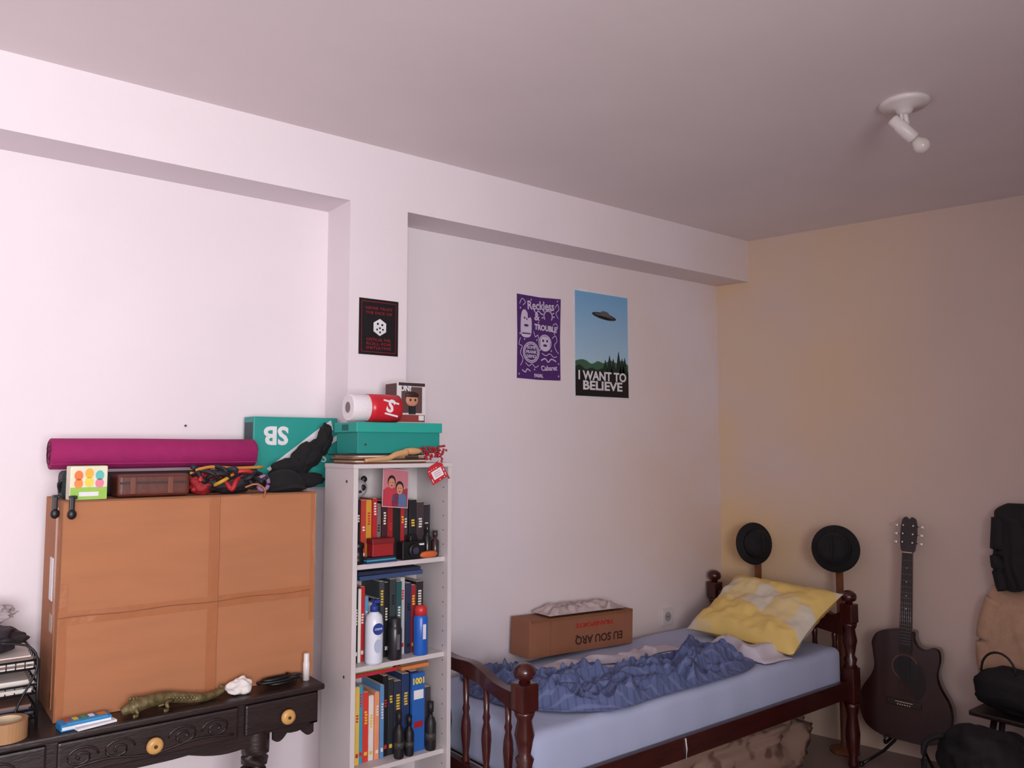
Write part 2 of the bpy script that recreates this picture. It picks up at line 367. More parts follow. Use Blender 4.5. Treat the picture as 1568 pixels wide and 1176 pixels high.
o.lathe([(.024,0),(.024,.012),(.02,.014)],BRB,T(1.445,2.405,SH[0]+.032)@RX(90),24);o.disc(0,0,.012,.001,cm((60,60,80),.1),T(1.445,2.3905,SH[0]+.032)@BACK);o.box((1.475,2.404,SH[0]+.05),(.02,.002,.006),WHT);o.done()
o=O('perfume_bottle')
for x,h,c in ((1.515,.115,(30,28,32)),(1.548,.09,(60,40,40))):
    o.lathe([(.012,0),(.014,.01),(.014,h*.6),(.006,h*.68),(.006,h*.74),(.009,h*.76),(.009,h)],cm(c,.25),T(x,2.432,SH[0]),18)
o.done()
o=O('orange_sunglasses_case');o.blob((1.505,2.407,SH[0]+.0125),(.036,.009,.012),cm((205,100,50)),.04,2,3,power=.8);o.done()
o=O('family_photo')
o.M=T(1.333,2.432,SH[0]+.183)@RZ(6)@RX(-6)@BACK@RZ(-6)
o.prism([(0,0),(.108,0),(.108,.132),(0,.132)],.001,cm((205,170,175)))
SK=cm((205,140,112));HR=cm((50,30,26))
o.prism([(.003,.003),(.105,.003),(.105,.129),(.003,.129)],.0004,cm((196,124,134)),z0=.001)
o.prism([(.003,.06),(.05,.05),(.105,.07),(.105,.003),(.003,.003)],.0003,cm((150,60,74)),z0=.0012)
for x,y,c in((.036,.08,(190,60,76)),(.07,.062,(90,110,150))):
    o.prism(cat([(x-.03,.004),(x-.028,y-.02),(x,y-.012),(x+.028,y-.02),(x+.03,.004)],3),.0004,cm(c),z0=.0016)
    o.disc(x,y+.008,.017,.0004,HR,None,.0021,18,ry=.022);o.disc(x,y+.002,.0135,.0004,SK,None,.0026,18,ry=.018)
    for s in(-.005,.005): o.disc(x+s,y+.005,.0016,.0003,BLK,None,.003,8)
    o.disc(x,y-.006,.005,.0003,cm((150,40,50)),None,.003,10,ry=.0018)
o.done()
o=O('panda_plush')
o.blob((1.265,2.49,SH[0]+.245),(.04,.03,.034),cm((175,170,172),.9),.04,3,3);
for s in(-1,1):
    o.blob((1.265+s*.03,2.49,SH[0]+.275),(.012,.009,.012),cm(K,.9),.05,3,2);o.blob((1.265+s*.014,2.463,SH[0]+.248),(.010,.005,.011),cm(K,.9),.02,3,2)
o.blob((1.265,2.457,SH[0]+.235),(.006,.004,.005),cm(K,.9),.02,3,2);o.done()
o=O('lotion_bottle')
bw=mat('lotion_white',(222,226,238),.3,.03);bb=cm((34,60,140))
LY=2.422
o.lathe([(.027,0),(.0295,.008),(.0295,.13),(.026,.155),(.012,.168),(.012,.172)],bw,T(1.305,LY,SH[1]),28)
o.lathe([(.014,.168),(.014,.185),(.010,.188),(.007,.19),(.007,.2)],bb,T(1.305,LY,SH[1]),20)
o.box((1.305,LY-.007,SH[1]+.203),(.02,.034,.01),bb,bev=.002)
o.disc(0,0,.019,.002,bb,T(1.305,LY-.028,SH[1]+.115)@BACK,0);o.text('CREME',.009,WHT,T(1.305,LY-.0305,SH[1]+.115)@BACK)
o.disc(0,0,.014,.002,cm((180,190,215)),T(1.305,LY-.0285,SH[1]+.06)@BACK,0,ry=.022);o.done()
o=O('deodorant_can');g=mat('can_black',(38,36,42),.3,.1)
o.lathe([(.022,0),(.024,.004),(.024,.10),(.02,.108),(.019,.11),(.019,.134),(.014,.138)],g,T(1.385,2.425,SH[1]),24);o.box((1.385,2.4005,SH[1]+.06),(.012,.001,.05),cm((90,90,96)));o.done()
o=O('spray_can')
o.lathe([(.023,0),(.025,.004),(.025,.125),(.021,.133),(.020,.134)],cm((36,96,190),.3),T(1.487,2.425,SH[1]),24)
o.lathe([(.022,.134),(.022,.155),(.017,.164),(.012,.166)],cm((205,50,50),.35),T(1.487,2.425,SH[1]),24)
o.box((1.487,2.3998,SH[1]+.08),(.012,.001,.05),WHT);o.done()
o=O('shampoo_bottle')
for x,r,h in((1.405,.017,.15),(1.445,.016,.13),(1.53,.019,.16)):
    Mx=T(x,2.424,SH[2])
    o.lathe([(r*.9,0),(r,.006),(r,h*.55),(r*.7,h*.66),(r*.38,h*.7),(r*.38,h*.78),(r*.55,h*.79),(r*.55,h)],cm(K,.25),Mx,22)
    o.lathe([(r*1.01,h*.22),(r*1.01,h*.36)],cm((60,56,54)),Mx,22)
o.done()
# ------------------------------------------------------------------ on top of bookcase
TEAL=mat('teal_card',(22,138,128),.55,.06,10);TEAL2=mat('teal_card_lid',(34,160,146),.55,.05,10)
o=O('magazine_stack');z=btop+.0005
random.seed(5)
for i,c in enumerate(((120,70,50),(200,190,170),(60,50,50),(170,110,60),(210,200,190),(40,36,40))):
    t=.0055;w=random.uniform(.24,.30);o.box((1.345+random.uniform(-.01,.012),2.478+random.uniform(-.006,.008),z+t/2),(w,.16,t-.0006),cm(c),rot=(0,0,random.uniform(-3,3)));z+=t
o.done()
o=O('teal_shoebox');zb=z+.001
SM=T(1.395,2.50,zb)@RZ(-1.5)
o.box((0,0,.042),(.318,.165,.084),TEAL,SM,.002)
o.box((0,0,.088),(.332,.178,.034),TEAL2,SM,.003)
o.box((-.1665,0,.088),(.001,.05,.02),cm((20,90,88)),SM)
o.disc(-.13,.03,.004,.001,HOL,SM@T(0,-.083,0)@BACK);o.done();zl=zb+.106
o=O('toilet_paper_pack')
TP=mat('toilet_tissue',(228,222,226),.9,.03,30,.2,120)
cx,cy,cz=1.235,2.458,zl+.049
for i in range(2):
    x0=cx-.02+i*.095
    Mx=T(x0,cy,cz)@RY(90)
    o.lathe([(.044,0.0),(.046,.004),(.046,.088),(.044,.092)],TP,Mx,28)
    o.lathe([(.018,-.0006),(.018,.0005)],cm((120,110,112)),Mx,20)
    o.lathe([(.0195,-.0004),(.0195,.0003)],cm((190,180,180)),Mx,20)
RW=cm((205,36,50),.3)
o.lathe([(.030,.065),(.0475,.067),(.048,.09),(.0485,.14),(.048,.185),(.03,.192)],RW,T(cx-.02,cy,cz)@RY(90),28)
o.text('S',.06,WHT,T(cx+.115,cy-.0495,cz+.004)@BACK@RZ(-20),bold=.002)
for zz,w in((.02,.06),(-.024,.05)): o.box((cx+.12,cy-.0455,cz+zz),(w,.004,.006),WHT,rot=(0,12,0))
o.done()
o=O('collectible_figure_box')
FX=T(1.495,2.558,zl+.0005);FB=cm((222,214,214));FD=cm((92,66,66))
o.box((0,0,.075),(.12,.09,.15),FB,FX,.0015)
o.box((-.0605,0,.075),(.001,.08,.138),cm((84,50,46)),FX)
o.box((.0,-.0455,.085),(.086,.001,.095),FD,FX);o.box((0,-.0455,.141),(.11,.0015,.012),cm((60,46,48)),FX)
o.text('FUN!',.026,WHT,FX@T(-.032,-.0465,.125)@BACK,bold=.001);
o.box((.0,-.0458,.018),(.11,.001,.026),cm((150,60,56)),FX);o.box((.04,-.0462,.02),(.022,.001,.018),WHT,FX)
o.blob((1.495,2.511,zl+.085),(.026,.006,.024),SK,.02,2,3);o.blob((1.495,2.51,zl+.103),(.028,.006,.012),HR,.05,2,3)
o.box((0,-.049,.048),(.026,.006,.03),cm((30,30,36)),FX)
for s in(-.01,.01): o.blob((1.495+s,2.505,zl+.085),(.004,.002,.005),BLK,0,1,2)
o.done()
o=O('bead_necklace');random.seed(2)
rb=cm((170,24,36),.3)
for i in range(70):
    a=i*.5;rr=.03+.012*math.sin(i*.9)
    o.blob((1.515+rr*1.3*math.cos(a),2.402+.3*rr*math.sin(a*1.3),btop+.006+.022*abs(math.sin(i*.37))+.0005*i),(.005,.005,.005),rb,0,1,1)
for k in range(9): o.blob((1.535+.004*k,2.374,btop-.004-.006*k),(.0035,.0035,.0035),rb,0,1,1)
o.done()
o=O('gift_tag')
TM=T(1.503,2.372,btop-.012)@RZ(-4)@BACK@RZ(28)
o.prism([(-.033,-.055),(.033,-.055),(.033,-.005),(.018,.008),(-.018,.008),(-.033,-.005)],.002,cm((190,30,44)),TM)
o.box((0,-.027,.0025),(.042,.030,.001),WHT,TM)
for k in range(3): o.box((0,-.02-.007*k,.0032),(.028,.0016,.0005),cm((190,60,70)),TM)
random.seed(4)
for k in range(14): o.disc(random.choice([-.028,.028]),random.uniform(-.05,-.007),.0018,.0005,WHT,TM,.0018,6)
for k in range(8): o.disc(random.uniform(-.028,.028),random.choice([-.050,-.006]),.0018,.0005,WHT,TM,.0018,6)
o.tube([(1.503,2.372,btop-.010),(1.513,2.374,btop+.002),(1.525,2.378,btop+.008)],.0012,rb,6)
o.done()
o=O('wooden_hairbrush')
BW=mat('light_wood',(206,160,112),.45,.15,8,stretch=(1,6,6))
o.tube([(1.24,2.378,btop+.012),(1.29,2.379,btop+.016),(1.33,2.380,btop+.02),(1.36,2.380,btop+.032),(1.40,2.380,btop+.038)],lambda t:.006+.006*t,BW,10,sm=4)
o.blob((1.42,2.382,btop+.042),(.04,.012,.012),BW,0,1,3);
for i in range(18): o.cyl((1.395+i*.003,2.382,btop+.034),(1.395+i*.003,2.381,btop+.016),.0012,.0008,BLK,5)
o.done()
# ------------------------------------------------------------------ desk
DW=mat('dark_stained_wood',(38,24,24),.42,.35,10,.15,40,stretch=(1,5,5),coat=.1)
dz=.75;dyf=2.405
o=O('writing_desk')
o.b2((-.45,dyf,dz-.018),(1.125,2.86,dz),DW,.005)
o.b2((-.43,dyf+.02,dz-.12),(1.11,dyf+.05,dz-.018),DW)
o.b2((1.085,dyf+.02,dz-.12),(1.11,2.84,dz-.018),DW);o.b2((-.43,dyf+.02,dz-.12),(-.405,2.84,dz-.018),DW);o.b2((-.43,2.82,dz-.12),(1.11,2.84,dz-.018),DW)
for x0,x1 in((-.39,.36),(.385,.855),(.875,1.105)):
    o.b2((x0,dyf+.004,dz-.112),(x1,dyf+.022,dz-.022),DW,.006)
def scroll(cx,cz,s,fl=1):
    pts=[]
    for k in range(26):
        a=k*.42;r=.028*(1-k/30);pts.append((cx+fl*(r*math.cos(a)*1.5),dyf+.004,cz+s*r*math.sin(a)))
    o.tube(pts,.0035,DW,6)
for cx in(.44,.53,.70,.79): scroll(cx,dz-.067,1,1 if cx<.6 else -1)
for cx in(.1,.25): scroll(cx,dz-.067,1)
o.tube([(.40,dyf+.003,dz-.095),(.5,dyf+.002,dz-.085),(.617,dyf+.003,dz-.1),(.73,dyf+.002,dz-.085),(.84,dyf+.003,dz-.095)],.004,DW,6,sm=5)
KW=mat('knob_wood',(206,158,92),.35,.15,30)
for x in(.617,.998,.0):
    Mk=T(x,dyf+.004,dz-.072)@RX(90)
    o.lathe([(.011,0),(.009,.008),(.013,.012),(.0205,.018),(.0225,.024),(.02,.031),(.012,.034)],KW,Mk,24)
    o.lathe([(.005,.034),(.005,.036)],cm((70,46,30)),Mk,12)
def leg(x,y,k=1.):
    v=cat([(x,y,dz-.1),(x,y-.006,dz-.18),(x-.006,y-.006,.5),(x-.014,y+.008,.25),(x-.008,y+.004,.08),(x-.004,y-.006,0.02)],5)
    o.tube([p for p in v],lambda t:k*(.030-.014*min(1,t*.9)+(.012 if t>.93 else 0)),DW,12)
for x,y,k in((.925,dyf+.06,1.5),(-.38,dyf+.05,1.2),(1.06,2.79,1),(-.38,2.79,1)): leg(x,y,k)
for xa,xb in((.36,.9),(.97,1.1)):
    pts=[(xa,0),(xb,0)];n=24
    for k in range(n+1):
        t=k/n;x=xb+(xa-xb)*t;pts.append((x,-.008-.022*abs(math.cos(math.pi*t))**1.5-.01*abs(math.sin(3*math.pi*t))))
    o.prism(pts,.014,DW,T(0,dyf+.038,dz-.118)@BACK)
o.done()
# ------------------------------------------------------------------ cardboard box
CB=mat('cardboard',(170,112,76),.85,.07,3,.06,8,stretch=(1,1,6))
CB2=mat('cardboard_edge',(136,88,58),.8,.1,10)
TAPE=mat('packing_tape',(166,107,72),.2,.06,12,.2,25)
cx0,cx1,cyf,cyb,cz1=.388,1.132,2.515,2.79,1.345
o=O('cardboard_box')
def fcard(u,v):
    x=cx0+(cx1-cx0)*u;z_=dz+.001+(cz1-dz-.001)*v
    bul=.006*math.sin(math.pi*u)*math.sin(math.pi*v)+.004*noise.noise(Vector((x*5,z_*6,0)))
    return (x,cyf-bul*(1 if 0<u<1 else 0),z_)
o.grid(fcard,30,24,CB)
o.raw([(cx0,cyf,dz+.001),(cx0,cyb,dz+.001),(cx0,cyb,cz1),(cx0,cyf,cz1),(cx1,cyf,dz+.001),(cx1,cyb,dz+.001),(cx1,cyb,cz1),(cx1,cyf,cz1)],
      [(0,1,2,3),(4,7,6,5),(1,5,6,2),(3,2,6,7),(0,4,5,1)],CB)
def tape(u0,u1,v0,v1,n=20,off=.0005,sk=0):
    def fn(a,b):
        p=fcard(u0+(u1-u0)*a,v0+(v1-v0)*b+sk*a)
        wr=.0006*abs(noise.noise(Vector((p[0]*22,p[2]*22,2))))
        return (p[0],p[1]-off-wr-.0004*noise.noise(Vector((p[0]*60,p[2]*60,2))),p[2])
    o.grid(fn,n,n,TAPE)
tape(.535,.575,0,1,40);tape(0.0,1,.43,.49,60,.0009)
tape(0.0,.03,.02,.62,24,.0012);tape(.978,1,.3,1,20,.0012)
def seam(a,b): 
    p=fcard(a,b);return (p[0],p[1]-.0018,p[2])
o.tube([seam(i/20,.465+.003*math.sin(i)) for i in range(21)],.0013,CB2,5)
o.tube([seam(.577+.001*math.sin(i),i/20) for i in range(21)],.0006,CB2,5)
o.b2((cx0-.002,cyf-.002,cz1-.004),(cx1,cyf+.003,cz1+.001),CB2)
o.b2((cx0-.001,cyf-.0012,dz+.001),(cx0+.003,cyf+.002,cz1),CB2)
o.box((cx0-.0015,cyf+.12,1.12),(.002,.05,.12),WHT);o.box((cx0-.0015,cyf+.10,1.0),(.002,.04,.05),cm((190,170,150)))
o.box((cx0-.001,cyf+.06,1.05),(.002,.03,.55),TAPE)
o.done()
ct=cz1+.0015
o=O('leather_case');LE=mat('brown_leather',(92,44,34),.4,.15,12,.1,30)
o.box((.635,2.60,ct+.034),(.205,.10,.066),LE,bev=.014,seg=4);o.box((.635,2.549,ct+.042),(.19,.004,.006),cm((50,24,20)));
for x in(.575,.68): o.box((x,2.5485,ct+.034),(.016,.006,.05),cm((110,58,42)),bev=.002)
o.done()
o=O('black_camera_bag');o.box((.45,2.62,ct+.040),(.11,.09,.08),mat('bag_black',(20,34,36),.7,.2,20,.2),bev=.018,seg=3);o.tube([(.395,2.60,ct+.02),(.392,2.59,ct+.05),(.44,2.585,ct+.075),(.5,2.6,ct+.07)],.005,BLK,8,sm=5);o.done()
o=O('tea_box')
o.M=T(.452,2.545,ct)@RZ(4)
o.box((0,0,.047),(.096,.045,.094),cm((226,220,196)),bev=.002)
o.box((0,-.0233,.018),(.094,.001,.034),cm((150,196,80)))
for x,y,c in((-.027,.068,(232,120,60)),(0,.074,(240,180,60)),(.027,.068,(90,190,180)),(-.027,.046,(236,140,70)),(.0,.05,(240,210,80)),(.027,.046,(225,130,150))):
    o.disc(x,y,.011,.0008,cm(c),T(0,-.0237,0)@BACK,0,20,ry=.014)
o.box((0,-.0242,.016),(.05,.001,.012),WHT);o.box((0,0,.0945),(.09,.04,.001),cm((120,170,60)));o.done()
o=O('yoga_mat')
MG=mat('magenta_foam',(150,24,92),.85,.08,30,.15,150)
ymx0,ymx1=.378,.990;yy=2.712
o.lathe([(.008,0),(.044,0.001),(.0462,.004),(.0468,(ymx1-ymx0)*.4),(.0455,(ymx1-ymx0)*.7),(.0462,ymx1-ymx0-.004),(.044,ymx1-ymx0-.001),(.008,ymx1-ymx0)],MG,T(ymx0,yy,ct+.127)@RY(90),36)
DMG=cm((96,14,60))
for ex in(ymx0-.0008,ymx1+.0008):
    o.tube([(ex,yy+(.008+.0011*k)*math.cos(k*.5),ct+.127+(.008+.0011*k)*math.sin(k*.5)) for k in range(32)],.0012,DMG,5)
o.b2((ymx0,yy-.045,ct+.095),(ymx1,yy-.04,ct+.10),MG,.002);o.done()
random.seed(9)
o=O('strap_bundle')
cols=[(170,30,40),(200,150,40),(24,22,26),(26,24,28),(24,22,26),(190,40,44),(30,40,50),(24,22,26)]
for k,c in enumerate(cols):
    pts=[];n=9
    for i in range(n):
        t=i/(n-1);pts.append((.755+.21*t+random.uniform(-.01,.01),2.575+.04*math.sin(k+i*1.1)+random.uniform(-.01,.01),ct+.012+.05*abs(math.sin(i*.8+k*1.3))*(1-.3*t)+.004*k))
    o.tube(pts,.006 if k%2 else .008,cm(c,.6),8,sm=5)
o.blob((.785,2.59,ct+.035),(.04,.035,.035),cm((150,26,34),.7),.2,2,4,seed=2)
o.blob((.87,2.58,ct+.03),(.09,.035,.03),cm((24,20,26),.7),.25,2,4,seed=3)
o.tube([(.965+.018*math.cos(a*.5),2.55,ct+.03+.022*math.sin(a*.5)) for a in range(13)],.007,cm((150,110,150)),8)
o.tube([(.755,2.56,ct+.075),(.80,2.56,ct+.085),(.88,2.565,ct+.08),(.97,2.57,ct+.082)],.005,cm((190,130,50)),8,sm=4)
o.tube([(.90,2.53,ct+.02),(.93,2.515,ct+.03),(.96,2.52,ct+.012),(.95,2.50,ct-.01)],.003,cm((170,110,70)),6,sm=5)
o.done()
o=O('padding_blanket');o.box((.70,2.71,ct+.036),(.42,.09,.07),cm((44,34,38),.9),bev=.02,seg=3);o.done()
o=O('fabric_cap')
CK=mat('black_fabric',(16,15,18),.9,.2,40,.3,80)
o.blob((1.055,2.60,ct+.012),(.075,.045,.06),CK,.05,2,4,flat=.01)
o.grid(lambda u,v:(1.0+.12*u,2.565-.05*v*math.sin(math.pi*u)**.6,ct+.014-.01*v+.012*math.sin(math.pi*u)),16,6,CK,th=.003);o.done()
o=O('shoebox')
TB=mat('teal_print',(30,150,140),.5,.05,10)
sx0,sx1,sy0,sy1,sz0,sz1=1.008,1.325,2.765,2.862,ct,1.60
o.b2((sx0,sy0,sz0),(sx1,sy1,sz1),TB,.003)
o.b2((sx0-.001,sy0+.01,sz0+.02),(sx0,sy1-.01,sz1-.02),cm((46,60,70)))
FM=T(sx0,sy0-.0003,sz0)@BACK
o.prism([(.05,.07),(.075,.05),(.30,.21),(.29,.245),(.245,.215)],.0006,WHT,FM)
o.prism([(.085,.047),(.10,.04),(.315,.17),(.315,.19)],.0006,WHT,FM)
o.text('SB',.088,WHT,FM@T(.082,.19,.0004)@RZ(180),bold=.003,width=.09)
o.text('SK8',.05,WHT,FM@T(.235,.11,.0004)@RZ(180),width=.08)
o.done()
o=O('black_jacket_bundle')
o.blob((1.165,2.685,ct+.105),(.09,.03,.042),CK,.3,1.8,5,rot=(0,-42,0),seed=4,oc=2)
o.blob((1.238,2.688,ct+.175),(.026,.026,.055),CK,.25,2,4,rot=(0,8,0),seed=6,oc=2)
o.blob((1.10,2.68,ct+.075),(.065,.03,.03),CK,.3,2,4,rot=(0,-15,0),seed=8,oc=2)
o.blob((1.14,2.685,ct+.03),(.10,.03,.03),CK,.2,2,4,seed=9,oc=2,flat=.029);o.done()
o=O('spring_clamp')
for x,y in(( .377,2.56),(.41,cyf-.010)):
    o.box((x,y,cz1-.012),(.014,.010,.05),BLK,bev=.004);o.box((x+.004,y+.012,cz1+.010),(.018,.03,.01),BLK,bev=.003);o.blob((x,y-.006,cz1-.036),(.012,.007,.014),BLK,.05,2,2)
o.done()
# ------------------------------------------------------------------ desk items
ds=dz+.0008
o=O('lizard_figurine')
BZm=mat('bronze_patina',(112,100,66),.45,.5,60,.3,90,metal=.3)
o.tube([(.545,2.455,ds+.014),(.575,2.45,ds+.024),(.62,2.455,ds+.03),(.665,2.468,ds+.028),(.71,2.462,ds+.02),(.75,2.452,ds+.014),(.79,2.463,ds+.01),(.83,2.47,ds+.022),(.815,2.462,ds+.034)],
       lambda t:(.011+.05*t if t<.1 else .018*(1-t)**.6+.003),BZm,12,sm=6)
for x,s in((.60,-1),(.60,1),(.68,-1),(.68,1)):
    o.tube([(x,2.456,ds+.02),(x+.012*s-.01,2.456+s*.022,ds+.022),(x-.02,2.456+s*.028,ds+.005),(x-.032,2.456+s*.03,ds+.004)],.0055,BZm,8,sm=3)
for i in range(22):
    t=i/21;o.blob((.565+.2*t,2.452+.01*math.sin(t*6),ds+.046-.03*t),(.005,.005,.006),BZm,0,1,1)
o.done()
o=O('crumpled_tissue');o.blob((.872,2.458,ds+.024),(.034,.022,.026),mat('tissue',(228,222,218),.9,.05),.35,1.4,4,seed=3,oc=2);o.done()
o=O('glue_stick');o.lathe([(.0105,0),(.0105,.055),(.009,.057),(.009,.08),(.0075,.084)],WP,T(1.092,2.475,ds),18);o.done()
o=O('black_cable');pts=[]
for i in range(40):
    a=i*.5;pts.append((1.0+.055*math.cos(a)+.02*math.sin(i*.3),2.47+.02*math.sin(a),ds+.006+.0006*i))
o.tube(pts,.0045,BLK,7);o.done()
o=O('paint_set_box')
o.M=T(.452,2.452,ds)@RZ(6)
o.box((0,0,.009),(.125,.05,.018),cm((34,130,190)),bev=.002);o.box((.0,-.02,.0195),(.1,.02,.003),cm((60,150,200)));o.box((.045,0.004,.0185),(.02,.03,.002),cm((220,130,60)));o.box((.0,-.0258,.008),(.12,.001,.008),WHT)
for k in range(4): o.box((-.04+.02*k,.01,.019),(.012,.02,.002),cm(((200,60,60),(230,200,60),(60,160,90),(240,240,240))[k]))
o.box((.02,-.028,.004),(.1,.03,.006),WHT,rot=(0,0,6));o.done()
o=O('wire_letter_tray')
WI=mat('black_wire',(26,24,28),.4,.1)
tx0,tx1,ty0,ty1=.05,.350,2.53,2.80
for z in(ds+.02,ds+.085,ds+.15):
    for a,b in(((tx0,ty0),(tx1,ty0)),((tx1,ty0),(tx1,ty1)),((tx1,ty1),(tx0,ty1)),((tx0,ty1),(tx0,ty0))):
        for dzz in(0,.022): o.cyl((a[0],a[1],z+dzz),(b[0],b[1],z+dzz),.003,.003,WI,6)
    for k in range(14):
        x=tx0+.01+k*(tx1-tx0-.02)/13;o.cyl((x,ty0,z),(x,ty1,z),.0014,.0014,WI,5)
        o.cyl((x,ty0,z),(x,ty0,z+.022),.0014,.0014,WI,5)
    for k in range(8):
        y=ty0+.02+k*.032;o.cyl((tx1,y,z),(tx1,y,z+.022),.0014,.0014,WI,5)
for x in(tx0,tx1):
    for y in(ty0,ty1): o.cyl((x,y,ds),(x,y,ds+.175),.004,.004,WI,8)
o.done()
random.seed(6)
o=O('paper_stack')
for z,n in((ds+.0225,5),(ds+.0875,5),(ds+.1525,6)):
    for k in range(n):
        c=random.choice([(214,206,200),(200,196,190),(120,90,80),(214,206,200),(80,90,110)]);t=random.uniform(.004,.009)
        o.box((.2+random.uniform(-.01,.01),2.66+random.uniform(-.01,.0),z+t/2),(.27,.24,t-.0008),cm(c),rot=(0,0,random.uniform(-3,3)));z+=t
o.done();pz=z
o=O('black_pouch');o.blob((.20,2.63,pz+.036),(.12,.08,.040),mat('pouch',(34,28,36),.6,.3,14,.3),.2,2,5,flat=.034,seed=5,oc=2)
o.tube([(.26,2.54,pz+.04),(.33,2.54,pz+.02),(.345,2.52,ds+.15),(.30,2.515,ds+.05),(.33,2.51,ds+.02)],.003,BLK,6,sm=5)
o.box((.25,2.585,pz+.052),(.05,.002,.016),cm((190,80,80)),rot=(-40,0,0));o.done()
o=O('plastic_bag');o.blob((.22,2.72,pz+.085),(.09,.03,.03),mat('clear_film',(170,160,165),.25,.2),.35,2,5,seed=9,oc=3);o.done()
o=O('tape_roll')
def ringsolid(o,c,ri,ro,h,m,m2):
    v=[];n=36
    for k in range(n):
        a=2*math.pi*k/n
        for r,z in((ri,0),(ro,0),(ro,h),(ri,h)): v.append((c[0]+r*math.cos(a),c[1]+r*math.sin(a),c[2]+z))
    fo=[];fi=[]
    for k in range(n):
        a=4*k;b=4*((k+1)%n)
        fo+=[(a,b,b+1,a+1),(a+1,b+1,b+2,a+2),(a+2,b+2,b+3,a+3)];fi+=[(a+3,b+3,b,a)]
    o.raw(v,fo,m);o.raw(v,fi,m2)
ringsolid(o,(.272,2.46,ds),.036,.05,.048,mat('tape_tan',(168,128,90),.3,.06),cm((200,180,150)));o.done()
# ------------------------------------------------------------------ bed
BWD=mat('mahogany',(66,20,16),.28,.35,9,.08,30,stretch=(5,5,1),coat=.4)
BWX=mat('mahogany_rail',(62,21,17),.32,.35,9,.08,30,stretch=(1,6,6),coat=.3)
hx,fx,yn,yf=3.62,1.655,2.06,2.84
o=O('wooden_bed')
def post(x,y,top,w=.062,lo=.30,hi=.46):
    o.lathe([(.02,0),(.026,.02),(.018,.05),(.03,.10),(.034,.16),(.024,.24),(.034,lo-.02),(.036,lo)],BWD,T(x,y,0),20)
    o.b2((x-w/2,y-w/2,lo),(x+w/2,y+w/2,hi),BWD,.005)
    t2=top-.15
    o.lathe([(.034,hi),(.024,hi+.015),(.031,hi+.04),(.02,hi+.055),(.028,(hi+t2)/2),(.033,(hi+t2)/2+.02),(.024,t2-.03),(.033,t2-.012),(.034,t2)],BWD,T(x,y,0),20)
    o.b2((x-w/2,y-w/2,t2),(x+w/2,y+w/2,t2+.088),BWD,.006)
    o.lathe([(.02,t2+.088),(.016,t2+.096),(.032,t2+.104),(.037,t2+.118),(.034,t2+.134),(.02,t2+.146),(.008,t2+.15)],BWD,T(x,y,0),20)
for y in(yn,yf): post(hx,y,.815)
for y in(yn,yf): post(fx,y,.80,.066)
for y in(yn,yf): o.b2((fx+.03,y-.012,.325),(hx-.03,y+.012,.405),BWX,.004)
for i in range(12):
    x=fx+.12+i*.16;o.b2((x-.03,yn+.013,.345),(x+.03,yf-.013,.362),BWX)
def yzprism(x,pts,th):
    o.prism([(p[0],p[1]) for p in pts],th,BWX,Matrix(((0,0,1,x-th/2),(1,0,0,0),(0,1,0,0),(0,0,0,1))))
n=40
def scal(t,lo,amp):
    s=abs(2*t-1)
    return lo+amp*(math.cos(math.pi*s)*.5+.5)+.014*math.cos(6*math.pi*s)
w=yf-yn-.05
y0=yn+.025
top=[(y0+w*k/n,scal(k/n,.700,.085)) for k in range(n+1)]
bot=[(y0+w*k/n,.60+.03*math.sin(math.pi*k/n)) for k in range(n,-1,-1)]
yzprism(hx,top+bot,.032)
o.b2((hx-.013,y0,.33),(hx+.013,y0+w,.42),BWX,.003)
for k in range(7):
    y=y0+w*(k+.5)/7
    o.lathe([(.009,.41),(.014,.44),(.009,.46),(.015,.51),(.011,.56),(.014,.59),(.009,.63)],BWD,T(hx,y,0),12)
top=[(y0+w*k/n,.69+.055*math.sin(math.pi*k/n)**1.2+.006*math.cos(6*math.pi*k/n)) for k in range(n+1)]
bot=[(y0+w*k/n,.64+.055*math.sin(math.pi*k/n)**1.2) for k in range(n,-1,-1)]
yzprism(fx,top+bot,.034)
o.b2((fx-.014,y0,.30),(fx+.014,y0+w,.39),BWX,.003)
for k in range(6):
    t=(k+.5)/6;y=y0+w*t;zt=.645+.055*math.sin(math.pi*t)**1.2
    o.lathe([(.010,.385),(.015,.40),(.010,.42),(.013,.44),(.018,.50),(.016,.53),(.010,.56),(.014,.575),(.010,.59),(.012,zt+.005)],BWD,T(fx,y,0),14)
o.tube([(2.42,yn-.014,.40),(2.425,yn-.016,.36),(2.42,yn-.014,.325)],.003,WHT,6)
o.done()
